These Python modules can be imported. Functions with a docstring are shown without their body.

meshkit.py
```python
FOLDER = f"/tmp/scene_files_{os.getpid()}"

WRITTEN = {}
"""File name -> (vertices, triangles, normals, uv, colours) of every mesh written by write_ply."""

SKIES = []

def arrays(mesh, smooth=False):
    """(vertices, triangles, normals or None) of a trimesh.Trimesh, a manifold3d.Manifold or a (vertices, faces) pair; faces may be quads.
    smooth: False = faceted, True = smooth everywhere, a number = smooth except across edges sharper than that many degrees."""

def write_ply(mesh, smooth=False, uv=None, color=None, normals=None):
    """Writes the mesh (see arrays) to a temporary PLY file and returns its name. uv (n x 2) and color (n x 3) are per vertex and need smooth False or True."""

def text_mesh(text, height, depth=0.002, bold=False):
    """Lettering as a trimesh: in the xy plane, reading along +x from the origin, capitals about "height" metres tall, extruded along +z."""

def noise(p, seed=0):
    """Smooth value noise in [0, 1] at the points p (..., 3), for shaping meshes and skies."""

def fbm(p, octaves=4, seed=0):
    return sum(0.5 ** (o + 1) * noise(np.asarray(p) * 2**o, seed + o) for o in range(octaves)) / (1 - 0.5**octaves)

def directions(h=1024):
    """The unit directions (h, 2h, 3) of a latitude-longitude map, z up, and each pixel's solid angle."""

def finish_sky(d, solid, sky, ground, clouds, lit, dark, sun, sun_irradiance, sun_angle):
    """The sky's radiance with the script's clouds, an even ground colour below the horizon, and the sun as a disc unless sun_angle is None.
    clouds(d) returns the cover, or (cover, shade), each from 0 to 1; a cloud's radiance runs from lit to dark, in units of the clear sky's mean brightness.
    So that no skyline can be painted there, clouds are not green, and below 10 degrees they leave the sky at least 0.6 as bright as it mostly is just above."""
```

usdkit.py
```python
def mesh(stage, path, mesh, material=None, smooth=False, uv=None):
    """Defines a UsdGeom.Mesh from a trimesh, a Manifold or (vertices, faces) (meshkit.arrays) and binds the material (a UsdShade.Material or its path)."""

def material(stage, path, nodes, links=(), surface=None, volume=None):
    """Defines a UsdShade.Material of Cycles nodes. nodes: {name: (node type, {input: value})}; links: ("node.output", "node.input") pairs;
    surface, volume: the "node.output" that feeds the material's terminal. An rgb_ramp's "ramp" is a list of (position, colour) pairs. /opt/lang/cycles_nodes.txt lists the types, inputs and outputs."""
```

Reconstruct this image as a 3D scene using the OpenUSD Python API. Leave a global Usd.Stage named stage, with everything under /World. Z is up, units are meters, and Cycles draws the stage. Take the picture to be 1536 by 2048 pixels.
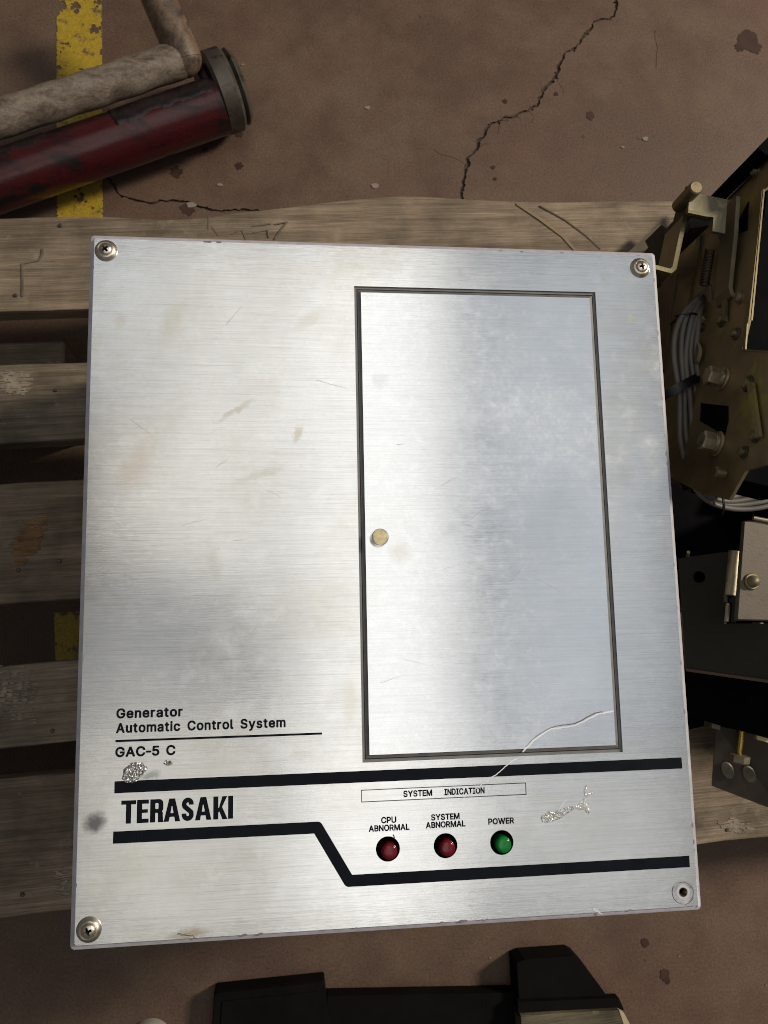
import math, random
import numpy as np, trimesh, shapely
from shapely.geometry import Polygon, LineString, Point, box as sbox
from shapely import affinity
import manifold3d as m3
import meshkit, usdkit
from pxr import Usd, UsdGeom, UsdLux, UsdShade, Gf, Sdf

stage = Usd.Stage.CreateInMemory()
UsdGeom.SetStageUpAxis(stage, "Z"); UsdGeom.SetStageMetersPerUnit(stage, 1.0)
UsdGeom.Xform.Define(stage, "/World")
rng = np.random.default_rng(7); random.seed(7)

# ------------------------------------------------------------------ camera, light, exposure
ZP = 0.345                                   # height of the panel's face above the workshop floor
ZT = 0.145                                   # height of the pallet's deck
CAM = np.array([-0.0603556, -0.0349252, ZP + 0.4868417])
R = np.array([[0.99345268, 0.00593305, -0.11409018], [-0.02172765, 0.99023557, -0.13770046], [0.11215917, 0.13927781, 0.9838811]])
FPX = 1640.0
cam = UsdGeom.Camera.Define(stage, "/World/camera")
cam.CreateHorizontalApertureAttr(36.0); cam.CreateFocalLengthAttr(36.0 * FPX / 1536)
cam.CreateFStopAttr(26.0); cam.CreateFocusDistanceAttr(0.50); cam.CreateClippingRangeAttr((0.02, 100.0))
M4 = np.eye(4); M4[:3, :3] = R.T; M4[3, :3] = CAM
cam.AddTransformOp().Set(Gf.Matrix4d(*M4.ravel().tolist()))
cam.CreateExposureAttr(0.12)


def at(px, py, z):
    """Point of the horizontal plane at height z that the calibrated camera sees at a pixel of the photograph."""
    d = R @ np.array([(px - 768) / FPX, -(py - 1024) / FPX, -1.0])
    return CAM + (z - CAM[2]) / d[2] * d


def rect_light(name, x0, x1, y0, y1, z, power, color=(1, 1, 1), aim=None):
    l = UsdLux.RectLight.Define(stage, "/World/" + name)
    l.CreateWidthAttr(x1 - x0); l.CreateHeightAttr(y1 - y0); l.CreateIntensityAttr(power); l.CreateColorAttr(Gf.Vec3f(*color))
    l.CreateNormalizeAttr(False)
    c = np.array([(x0 + x1) / 2, (y0 + y1) / 2, z])
    Z = np.array([0, 0, 1.0]) if aim is None else (c - np.array(aim)) / np.linalg.norm(c - np.array(aim))
    X = np.cross([0, 1.0, 0], Z); X /= np.linalg.norm(X); Y = np.cross(Z, X)
    T = np.eye(4); T[0, :3], T[1, :3], T[2, :3], T[3, :3] = X, Y, Z, c
    l.AddTransformOp().Set(Gf.Matrix4d(*T.ravel().tolist()))
    return l


# light panels added and shaped for the sheet's reflections, 2.4 m above the panel
rect_light("reflection_light", -0.06, 0.54, -1.15, 1.50, 2.75, 1.08, (1.0, 0.99, 0.96))
rect_light("reflection_light_001", -0.48, -0.11, 0.04, 1.50, 2.75, 0.82, (1.0, 0.98, 0.93))
rect_light("reflection_light_002", -0.71, -0.52, 0.19, 0.76, 2.75, 0.90, (1.0, 0.95, 0.87))
rect_light("reflection_light_003", -0.86, -0.52, 0.80, 1.50, 2.75, 0.66, (0.98, 0.99, 1.0))
rect_light("reflection_light_004", 0.62, 1.42, -0.46, 1.50, 2.75, 0.50, (0.87, 0.93, 1.0))
rect_light("reflection_light_005", 0.60, 1.42, -1.15, -0.50, 2.75, 0.50, (0.98, 0.99, 1.0))
rect_light("reflection_light_006", -0.82, -0.10, -1.15, -0.30, 2.75, 0.60, (1.0, 0.97, 0.90))
rect_light("reflection_light_007", -0.84, -0.12, -0.27, 0.12, 2.75, 0.26, (0.95, 0.97, 1.0))
rect_light("lamp", 2.50, 3.10, 0.86, 1.30, 2.42, 118.0, (1.0, 0.88, 0.71), aim=(0.0, 0.0, 0.2))
dome = UsdLux.DomeLight.Define(stage, "/World/ambient")
amb = usdkit.material(stage, "/World/Looks/ambient", {"b": ("background_shader", {"color": (1.0, 0.97, 0.93), "strength": 0.07})}, surface="b.background")
UsdShade.MaterialBindingAPI.Apply(dome.GetPrim()).Bind(amb)

# ------------------------------------------------------------------ helpers
used = {}


def numbered(path):
    n = used.get(path, 0); used[path] = n + 1
    return path if n == 0 else f"{path}_{n:03d}"


class T:
    """A thing: an Xform at its base, or a mesh that takes sub-parts."""
    def __init__(s, path, base): s.path, s.base = path, np.array(base, float)


def data(prim, **kw):
    for k, v in kw.items():
        if v: prim.SetCustomDataByKey(k, v)


def thing(name, label, category, base, group=None):
    p = numbered("/World/" + name)
    x = UsdGeom.Xform.Define(stage, p); x.AddTranslateOp().Set(Gf.Vec3d(*map(float, base)))
    data(x.GetPrim(), label=label, category=category, group=group)
    return T(p, base)


def V(mesh):
    if hasattr(mesh, "to_mesh"):
        m = mesh.to_mesh(); return trimesh.Trimesh(np.array(m.vert_properties[:, :3]), np.array(m.tri_verts), process=False)
    return mesh


def part(owner, name, mesh, mat, smooth=False, label=None, kind=None):
    m = V(mesh).copy(); m.vertices = m.vertices - owner.base
    p = numbered(owner.path + "/" + name)
    g = usdkit.mesh(stage, p, m, mat, smooth=smooth)
    data(g.GetPrim(), label=label, kind=kind)
    return T(p, owner.base)


def top(name, mesh, mat, smooth=False, **kw):
    p = numbered("/World/" + name)
    g = usdkit.mesh(stage, p, V(mesh), mat, smooth=smooth)
    data(g.GetPrim(), **kw)
    return T(p, (0, 0, 0))


def polys(g):
    return [q for q in getattr(g, "geoms", [g]) if q.area > 1e-12]


def extr(shape, z0, z1):
    ms = []
    for q in polys(shape):
        m = trimesh.creation.extrude_polygon(q, z1 - z0, engine="earcut"); m.apply_translation([0, 0, z0]); ms.append(m)
    return trimesh.util.concatenate(ms)


def rrect(x0, y0, x1, y1, r, n=5):
    if r <= 0: return sbox(x0, y0, x1, y1)
    return sbox(x0 + r, y0 + r, x1 - r, y1 - r).buffer(r, quad_segs=n)


def frustum(a, za, b, zb):
    """Hull of two convex outlines at two heights."""
    P = np.vstack([np.c_[np.array(a.exterior.coords)[:-1], np.full(len(a.exterior.coords) - 1, za)], np.c_[np.array(b.exterior.coords)[:-1], np.full(len(b.exterior.coords) - 1, zb)]])
    return trimesh.Trimesh(P, process=False).convex_hull if False else m3.Manifold.hull_points(P)


def man(mesh):
    m = V(mesh); return m3.Manifold(m3.Mesh(np.asarray(m.vertices, np.float32), np.asarray(m.faces, np.uint32)))


def revolve(profile, n=40):
    return trimesh.creation.revolve(np.array(profile, float), sections=n)


def cyl(p, q, r, n=24, bev=0.0):
    p, q = np.array(p, float), np.array(q, float); L = np.linalg.norm(q - p)
    prof = [(0, 0), (r - bev, 0), (r, bev), (r, L - bev), (r - bev, L), (0, L)] if bev else [(0, 0), (r, 0), (r, L), (0, L)]
    m = revolve(prof, n)
    m.apply_transform(trimesh.geometry.align_vectors([0, 0, 1], (q - p) / L)); m.apply_translation(p)
    return m


def hexa(p, q, r):
    p, q = np.array(p, float), np.array(q, float); L = np.linalg.norm(q - p)
    a = [(math.cos(k * math.pi / 3), math.sin(k * math.pi / 3)) for k in range(6)]
    lo, hi = Polygon([(x * r, y * r) for x, y in a]), Polygon([(x * r * .9, y * r * .9) for x, y in a])
    m = V(m3.Manifold.hull_points(np.vstack([np.c_[np.array(lo.exterior.coords)[:-1], np.zeros(6)], np.c_[np.array(lo.exterior.coords)[:-1], np.full(6, L * .85)], np.c_[np.array(hi.exterior.coords)[:-1], np.full(6, L)]])))
    m.apply_transform(trimesh.geometry.align_vectors([0, 0, 1], (q - p) / L)); m.apply_translation(p)
    return m


def spline(pts, n):
    from scipy.interpolate import CubicSpline
    pts = np.array(pts, float); t = np.r_[0, np.cumsum(np.linalg.norm(np.diff(pts, axis=0), axis=1))]
    return CubicSpline(t, pts)(np.linspace(0, t[-1], n))


def tube(path, r, k=12):
    """Round tube along a smooth path; r may vary along it."""
    path = np.array(path, float); n = len(path); r = np.broadcast_to(np.array(r, float), (n,))
    tg = np.gradient(path, axis=0); tg /= np.linalg.norm(tg, axis=1, keepdims=True)
    u = np.cross(tg[0], [0, 0, 1.0]); u = u / np.linalg.norm(u) if np.linalg.norm(u) > 1e-6 else np.array([1.0, 0, 0])
    vs = []
    for i in range(n):
        u = u - tg[i] * (u @ tg[i]); u /= np.linalg.norm(u); w = np.cross(tg[i], u)
        a = np.arange(k) * 2 * np.pi / k
        vs.append(path[i] + r[i] * (np.cos(a)[:, None] * u + np.sin(a)[:, None] * w))
    v = np.vstack(vs + [path[:1], path[-1:]]); f = []
    for i in range(n - 1):
        for j in range(k):
            a, b, c, d = i * k + j, i * k + (j + 1) % k, (i + 1) * k + j, (i + 1) * k + (j + 1) % k
            f += [(a, b, d), (a, d, c)]
    for j in range(k):
        f += [(n * k, (j + 1) % k, j), (n * k + 1, (n - 1) * k + j, (n - 1) * k + (j + 1) % k)]
    return trimesh.Trimesh(v, f, process=False)


def slab(pxpts, z, thick, bevel=0.0):
    """Sheet whose upper face, at height z (or one height per corner), has these corners; its thickness lies behind that face."""
    zs = np.broadcast_to(np.array(z, float), (len(pxpts),))
    Q = np.array(pxpts, float) * [1, -1]
    if not Polygon(Q).exterior.is_ccw: Q, zs = Q[::-1], zs[::-1]
    P = np.array([at(x, -y, zz) for (x, y), zz in zip(Q, zs)]); n = len(P)
    tv, tf = trimesh.creation.triangulate_polygon(Polygon(Q), engine="earcut")
    idx = [int(np.argmin(((Q - q) ** 2).sum(1))) for q in tv]
    tf = np.array([[idx[i] for i in t] for t in tf])
    a, b, c = Q[tf[:, 0]], Q[tf[:, 1]], Q[tf[:, 2]]
    flip = np.cross(b - a, c - a) < 0
    tf[flip] = tf[flip][:, ::-1]
    N = sum(np.cross(P[i], P[(i + 1) % n]) for i in range(n)); N /= np.linalg.norm(N)
    v = np.vstack([P, P - N * thick])
    f = [*tf.tolist(), *(tf[:, ::-1] + n).tolist()]
    for i in range(n):
        j = (i + 1) % n; f += [(i, n + i, n + j), (i, n + j, j)]
    return trimesh.Trimesh(v, f, process=False)


def strip(pxpts, z, w, h):
    """Bent sheet standing on edge: centre line through these pixels at height z, thickness w, going down by h."""
    P = [tuple(at(x, y, z)[:2]) for x, y in pxpts]
    return extr(LineString(P).buffer(w / 2, cap_style="flat", join_style="round", quad_segs=6), z - h, z)


# ------------------------------------------------------------------ materials
L = "/World/Looks/"


def noise(scale, detail=3.0, rough=0.55, **kw):
    return ("noise_texture", {"scale": scale, "detail": detail, "roughness": rough, **kw})


def mat(name, nodes, links):
    return usdkit.material(stage, L + name, nodes, links, surface="p.BSDF")


def plain(name, color, rough, metal=0.0, bump=0.0, scale=300.0, var=0.15, dirt=None, **kw):
    """Slightly uneven material: tone, gloss and a fine relief vary."""
    c = np.array(color)
    n = {"g": ("geometry", {}), "n": noise(scale * .12, 5, .6), "f": noise(scale, 3, .6),
         "r": ("rgb_ramp", {"ramp": [(0.3, tuple(c * (1 - var))), (0.7, tuple(np.minimum(c * (1 + var), 1)))]}),
         "m": ("map_range", {"from_min": .3, "from_max": .7, "to_min": max(rough - .1, .03), "to_max": min(rough + .12, 1)}),
         "b": ("bump", {"strength": min(bump * 10, 1), "distance": 0.0006}), "p": ("principled_bsdf", {"metallic": metal, **kw})}
    l = [("g.position", "n.vector"), ("g.position", "f.vector"), ("n.fac", "r.fac"), ("n.fac", "m.value"), ("m.result", "p.roughness"), ("f.fac", "b.height")]
    if dirt:
        n |= {"d": noise(scale * .2, 6, .65), "dr": ("rgb_ramp", {"ramp": [(dirt[1], (0, 0, 0)), (dirt[1] + .1, (1, 1, 1))]}), "mx": ("mix_color", {"b": dirt[0]})}
        l += [("g.position", "d.vector"), ("d.fac", "dr.fac"), ("dr.color", "mx.fac"), ("r.color", "mx.a"), ("mx.result", "p.base_color")]
    else: l.append(("r.color", "p.base_color"))
    if bump: l.append(("b.normal", "p.normal"))
    return mat(name, n, l)


def spots(nodes, links, spec, base, wob="wob.color"):
    """Stains of their own shape on the sheet: each (x, y, rx, ry, angle, colour, strength)."""
    cur = base
    for i, (x, y, rx, ry, ang, col, k) in enumerate(spec):
        a = f"s{i}"
        nodes |= {a + "m": ("mapping", {"mapping_type": "texture", "location": (x, y, ZP), "rotation": (0, 0, math.radians(ang)), "scale": (rx, ry, 1)}),
                  a + "l": ("vector_math", {"math_type": "length"}),
                  a + "r": ("map_range", {"from_min": 1.0, "from_max": .35, "to_min": 0, "to_max": k, "clamp": True}),
                  a + "x": ("mix_color", {"b": col})}
        links += [("wsum.vector", a + "m.vector"), (a + "m.vector", a + "l.vector1"), (a + "l.value", a + "r.value"), (a + "r.result", a + "x.fac"), (cur, a + "x.a")]
        cur = a + "x.result"
    return cur


def brushed(name, rough, tint, stain, haze, spec=()):
    n = {"g": ("geometry", {}),
         "ms": ("mapping", {"scale": (24, 2100, 1)}), "s": noise(1.0, 4, .7),
         "ms2": ("mapping", {"scale": (70, 5200, 1)}), "s2": noise(1.0, 2, .6),
         "c": noise(9, 5, .6), "c2": noise(55 if stain > .2 else 190, 6, .68), "y": noise(17, 5, .62),
         "sr": ("rgb_ramp", {"ramp": [(.28, tuple(np.array(tint) * (.82 if stain > .2 else .90))), (.5, tint), (.75, tuple(np.minimum(np.array(tint) * 1.08, 1)))]}),
         "cr": ("map_range", {"from_min": .3, "from_max": .7, "to_min": .84, "to_max": 1.06}),
         "mul": ("vector_math", {"math_type": "scale"}),
         "yr": ("map_range", {"from_min": .50, "from_max": .75, "to_min": 0, "to_max": stain, "clamp": True}), "ymx": ("mix_color", {"b": (.55, .50, .38)}),
         "hr": ("map_range", {"from_min": .56, "from_max": .68, "to_min": 0, "to_max": haze, "clamp": True}), "hmx": ("mix_color", {"b": (.93, .94, .94)}),
         "wob": noise(180, 4, .7), "wsc": ("vector_math", {"math_type": "multiply_add", "vector2": (.007, .007, 0), "vector3": (-.0035, -.0035, 0)}), "wsum": ("vector_math", {"math_type": "add"}),
         "rs": ("math", {"math_type": "multiply_add", "value2": .22, "value3": rough - .11}),
         "rr": ("math", {"math_type": "multiply_add", "value2": .20}),
         "rf": ("math", {"math_type": "subtract", "value2": .10}),
         "ad": ("math", {"math_type": "multiply_add", "value2": .6}),
         "b": ("bump", {"strength": .10, "distance": .00015}),
         "tg": ("combine_xyz", {"x": 1.0, "y": 0.0, "z": 0.0}),
         "p": ("principled_bsdf", {"metallic": 1.0, "anisotropic": .5})}
    l = [("g.position", "ms.vector"), ("ms.vector", "s.vector"), ("g.position", "ms2.vector"), ("ms2.vector", "s2.vector"), ("g.position", "c.vector"), ("g.position", "c2.vector"), ("g.position", "y.vector"),
         ("s.fac", "sr.fac"), ("c.fac", "cr.value"), ("sr.color", "mul.vector1"), ("cr.result", "mul.scale"), ("y.fac", "yr.value"), ("yr.result", "ymx.fac"), ("mul.vector", "ymx.a"),
         ("c2.fac", "hr.value"), ("hr.result", "hmx.fac"), ("ymx.result", "hmx.a"), ("g.position", "wob.vector"), ("wob.color", "wsc.vector1"), ("wsc.vector", "wsum.vector1"), ("g.position", "wsum.vector2"),
         ("c.fac", "rs.value1"), ("c2.fac", "rr.value1"), ("rs.value", "rr.value3"), ("rr.value", "rf.value1"), ("rf.value", "p.roughness"),
         ("s.fac", "ad.value1"), ("s2.fac", "ad.value3"), ("ad.value", "b.height"), ("b.normal", "p.normal"), ("tg.vector", "p.tangent")]
    cur = spots(n, l, spec, "hmx.result")
    l.append((cur, "p.base_color"))
    return mat(name, n, l)


def wood(name, dark, light, pale, seed, wet=.55):
    n = {"g": ("geometry", {}), "o": ("mapping", {"location": (seed * 3.1, seed * 1.7, 0), "rotation": (0, 0, -.056)}),
         "m1": ("mapping", {"scale": (5, 120, 60)}), "gr": noise(1.0, 6, .65, distortion=.6), "m2": ("mapping", {"scale": (26, 900, 300)}), "fi": noise(1.0, 4, .7),
         "bl": noise(16, 5, .6), "pn": noise(28, 6, .68),
         "r": ("rgb_ramp", {"ramp": [(.25, dark), (.5, tuple((np.array(dark) + light) / 2)), (.75, light)]}),
         "r2": ("map_range", {"from_min": .3, "from_max": .7, "to_min": .48, "to_max": 1.38}), "r3": ("map_range", {"from_min": .3, "from_max": .7, "to_min": .60, "to_max": 1.34}),
         "k": ("math", {"math_type": "multiply"}), "mul": ("vector_math", {"math_type": "scale"}),
         "pr": ("map_range", {"from_min": .60, "from_max": .72, "to_min": 0, "to_max": .7, "clamp": True}), "px": ("mix_color", {"b": pale}),
         "h": ("math", {"math_type": "add"}), "b": ("bump", {"strength": .6, "distance": .0012}), "p": ("principled_bsdf", {"roughness": wet + .1, "specular_ior_level": .3})}
    l = [("g.position", "o.vector"), ("o.vector", "m1.vector"), ("m1.vector", "gr.vector"), ("o.vector", "m2.vector"), ("m2.vector", "fi.vector"), ("o.vector", "bl.vector"), ("o.vector", "pn.vector"),
         ("gr.fac", "r.fac"), ("bl.fac", "r2.value"), ("fi.fac", "r3.value"), ("r2.result", "k.value1"), ("r3.result", "k.value2"), ("r.color", "mul.vector1"), ("k.value", "mul.scale"),
         ("pn.fac", "pr.value"), ("pr.result", "px.fac"), ("mul.vector", "px.a"), ("px.result", "p.base_color"), ("gr.fac", "h.value1"), ("fi.fac", "h.value2"), ("h.value", "b.height"), ("b.normal", "p.normal")]
    return mat(name, n, l)


def S(px, py, rx, ry, ang, col, k):
    q = at(px, py, ZP); return (q[0], q[1], rx / 1000, ry / 1000, ang, col, k)


stains = [S(190, 1645, 8, 6.5, 20, (.10, .10, .11), .85), S(300, 1552, 7, 3, 10, (.25, .25, .26), .6), S(595, 868, 7, 3, 70, (.50, .44, .30), .55), S(470, 822, 16, 2.5, 32, (.52, .46, .34), .5),
          S(1262, 637, 3, 4.5, 0, (.80, .76, .58), .8), S(380, 1868, 14, 4, 6, (.42, .34, .22), .7), S(240, 640, 5, 6, 0, (.60, .52, .38), .4), S(270, 930, 22, 9, 60, (.70, .58, .48), .4),
          S(345, 640, 16, 8, 75, (.62, .58, .44), .4), S(520, 950, 20, 3, 15, (.55, .52, .44), .4), S(620, 640, 14, 6, 35, (.60, .56, .44), .35), S(760, 760, 6, 7, 0, (.5, .5, .5), .3), S(800, 1105, 9, 8, 0, (.62, .58, .48), .45),
          S(900, 1060, 8, 5, 10, (.6, .6, .6), .3), S(430, 1130, 6, 12, 0, (.64, .60, .50), .3), S(700, 1400, 5, 18, 0, (.66, .60, .48), .35), S(1190, 1640, 30, 24, 0, (.70, .69, .62), .3)]
ALU = brushed("brushed_aluminium", .145, (.83, .83, .815), .40, .40, stains)
DOOR_ALU = brushed("brushed_aluminium_door", .13, (.85, .86, .87), .14, .30, [s for s in stains[11:14]])
EDGE = plain("edge_grey", (.48, .465, .52), .5, 0, .01, 900)
TRAY = plain("door_grey", (.20, .20, .205), .45, .2, .01, 900)
BLACK = plain("black_void", (.005, .005, .005), .8, specular_ior_level=.05)
INK = plain("black_ink", (.006, .008, .013), .5, var=.3, scale=600, specular_ior_level=.10)
SCRAPE = mat("scraped_metal", {"g": ("geometry", {}), "n": noise(900, 4, .7), "r": ("rgb_ramp", {"ramp": [(.35, (.30, .30, .31)), (.6, (.92, .92, .92))]}), "p": ("principled_bsdf", {"metallic": .9, "roughness": .28})}, [("g.position", "n.vector"), ("n.fac", "r.fac"), ("r.color", "p.base_color")])
SCRAPED = mat("scraped_bright", {"g": ("geometry", {}), "n": noise(1500, 3, .7), "r": ("rgb_ramp", {"ramp": [(.3, (.75, .75, .75)), (.6, (1, 1, 1))]}), "p": ("principled_bsdf", {"metallic": .75, "roughness": .22})}, [("g.position", "n.vector"), ("n.fac", "r.fac"), ("r.color", "p.base_color")])
SCRATCH = plain("scratch_bright", (.96, .97, 1.0), .4, .75, var=.04)
CHROME = plain("screw_nickel", (.82, .75, .65), .34, 1.0, 0, 1200, .2)
BRASS = plain("knob_brass", (.74, .62, .36), .36, 1.0, .02, 2200, .25)
BRASSRIM = plain("knob_rim", (.88, .80, .60), .22, 1.0)
RED = plain("red_lens", (.15, .006, .014), .14, specular_ior_level=.4)
GREEN = plain("green_lens", (.006, .22, .035), .14, specular_ior_level=.4)
BOLT = plain("bolt_zinc", (.62, .55, .40), .34, .9, .01, 700, .15)
ZINC = plain("yellow_zinc", (.25, .215, .125), .48, .8, .02, 500, .25, dirt=((.20, .15, .08), .60))
ZINC_PALE = plain("pale_zinc", (.25, .222, .150), .52, .7, .02, 500, .2, dirt=((.36, .30, .18), .58))
OLIVE = plain("olive_plate", (.27, .205, .108), .42, .3, .01, 160, .45, dirt=((.36, .31, .08), .57))
OLIVE_DARK = plain("dark_plate", (.042, .040, .034), .5, .3, .01, 300, .2)
TAUPE = plain("taupe_cover", (.125, .105, .083), .5, .3, .015, 700, .12)
BRONZE = plain("brown_plate", (.060, .048, .038), .5, .3, .01, 300, .2)
CABLE = plain("cable_grey", (.17, .158, .148), .45, 0, 0, 300, .2)
PLASTIC = plain("black_plastic", (.007, .007, .009), .32, specular_ior_level=.3)
BAKELITE = plain("black_moulding", (.0022, .0022, .0036), .75, specular_ior_level=.05)
SILVER = plain("silver_contact", (.27, .24, .20), .38, .9, .02, 600, .25)
def patchy(name, base, dark, scale, lo, hi, rough, stretch=(1, 1, 1), rot=0.0, fine=600, wet=0.0):
    """Paint with soft edged worn or greasy patches of two sizes."""
    return mat(name, {"g": ("geometry", {}), "m": ("mapping", {"rotation": (0, 0, rot), "scale": stretch}), "n": noise(scale, 8, .72, distortion=.3), "f": noise(fine, 4, .6),
                      "r": ("rgb_ramp", {"ramp": [(lo, base), (hi, dark)]}), "fr": ("map_range", {"from_min": .3, "from_max": .7, "to_min": .72, "to_max": 1.25}), "mul": ("vector_math", {"math_type": "scale"}),
                      "rg": ("map_range", {"from_min": lo, "from_max": hi, "to_min": rough, "to_max": rough + wet, "clamp": True}), "b": ("bump", {"strength": .5, "distance": .0005}), "p": ("principled_bsdf", {"specular_ior_level": .4})},
               [("g.position", "m.vector"), ("m.vector", "n.vector"), ("g.position", "f.vector"), ("n.fac", "r.fac"), ("f.fac", "fr.value"), ("r.color", "mul.vector1"), ("fr.result", "mul.scale"), ("mul.vector", "p.base_color"),
                ("n.fac", "rg.value"), ("rg.result", "p.roughness"), ("n.fac", "b.height"), ("b.normal", "p.normal")])


RUST_PIPE = patchy("rusty_white_pipe", (.27, .228, .188), (.105, .075, .055), 75, .42, .64, .34, (.55, 1.3, 1.3), -.33)
RUST_PIPE2 = patchy("rusty_brown_pipe", (.185, .125, .085), (.060, .042, .034), 60, .42, .62, .45)
RED_TUBE = patchy("red_paint", (.056, .009, .011), (.011, .009, .010), 22, .50, .60, .24, (.6, 1.2, 1.2), -.33, wet=.1)
STEEL = plain("dull_steel", (.10, .088, .075), .45, .6, .02, 300, .3, dirt=((.04, .034, .03), .55))
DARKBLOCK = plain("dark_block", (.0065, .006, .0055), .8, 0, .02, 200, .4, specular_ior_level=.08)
CAPWHITE = plain("pale_cap", (.45, .45, .40), .5)
GAUZE = plain("edge_trim", (.24, .20, .13), .6)
PENCIL = plain("pencil", (.165, .135, .104), .8, var=.4)


def floor_material(name, bases):
    n = {"g": ("geometry", {}), "big": noise(3.2, 5, .6), "mid": noise(17, 6, .62), "fin": noise(420, 5, .75), "spk": noise(75, 3, .55), "spk2": noise(48, 2, .5), "dst": noise(620, 2, .5), "red": noise(6.5, 4, .55),
         "r": ("rgb_ramp", {"ramp": bases}),
         "a": ("math", {"math_type": "multiply_add", "value2": .55}), "a2": ("math", {"math_type": "multiply", "value2": .45}),
         "rr": ("map_range", {"from_min": .52, "from_max": .70, "to_min": 0, "to_max": .55, "clamp": True}), "rx": ("mix_color", {"b": (.135, .066, .052)}),
         "fr": ("map_range", {"from_min": .3, "from_max": .7, "to_min": .66, "to_max": 1.34}), "mul": ("vector_math", {"math_type": "scale"}),
         "sr": ("map_range", {"from_min": .70, "from_max": .76, "to_min": 0, "to_max": .75, "clamp": True}), "sx": ("mix_color", {"b": (.030, .019, .015)}),
         "wr": ("map_range", {"from_min": .78, "from_max": .83, "to_min": 0, "to_max": .5, "clamp": True}), "wx": ("mix_color", {"b": (.20, .165, .135)}),
         "gl": ("map_range", {"from_min": .3, "from_max": .7, "to_min": .42, "to_max": .66}),
         "b": ("bump", {"strength": .5, "distance": .0008}), "p": ("principled_bsdf", {"specular_ior_level": .35})}
    l = [("g.position", k + ".vector") for k in ("big", "mid", "fin", "spk", "spk2", "red")]
    l += [("mid.fac", "a2.value1"), ("big.fac", "a.value1"), ("a2.value", "a.value3"), ("a.value", "r.fac"), ("red.fac", "rr.value"), ("rr.result", "rx.fac"), ("r.color", "rx.a"), ("fin.fac", "fr.value"), ("rx.result", "mul.vector1"), ("fr.result", "mul.scale"),
          ("spk.fac", "sr.value"), ("sr.result", "sx.fac"), ("mul.vector", "sx.a"), ("spk2.fac", "wr.value"), ("wr.result", "wx.fac"), ("sx.result", "wx.a"), ("wx.result", "p.base_color"),
          ("mid.fac", "gl.value"), ("gl.result", "p.roughness"), ("fin.fac", "b.height"), ("b.normal", "p.normal")]
    return mat(name, n, l)


FLOOR = floor_material("painted_concrete", [(.30, (.092, .054, .043)), (.45, (.116, .072, .053)), (.58, (.155, .106, .073)), (.75, (.130, .080, .059))])
SUB = plain("crack_bottom", (.060, .044, .034), .9)
YELLOW = patchy("yellow_paint", (.44, .305, .028), (.14, .092, .062), 85, .53, .62, .5)
DROP = plain("oil_drop", (.058, .032, .025), .6, var=.3, specular_ior_level=.2)
CHIP = plain("chip", (.26, .225, .195), .8)

# ------------------------------------------------------------------ the setting: floor, cracks, yellow line
def jag(pts, amp, n, seed):
    """Broken polyline with natural wandering."""
    g = np.random.default_rng(seed); P = np.array(pts, float)
    t = np.r_[0, np.cumsum(np.linalg.norm(np.diff(P, axis=0), axis=1))]; u = np.linspace(0, t[-1], n)
    Q = np.c_[np.interp(u, t, P[:, 0]), np.interp(u, t, P[:, 1])]
    k = g.normal(0, 1, (n, 2)); k = .6 * k + .4 * np.roll(k, 1, 0)
    k[0] = k[-1] = 0
    return Q + amp * k


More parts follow.
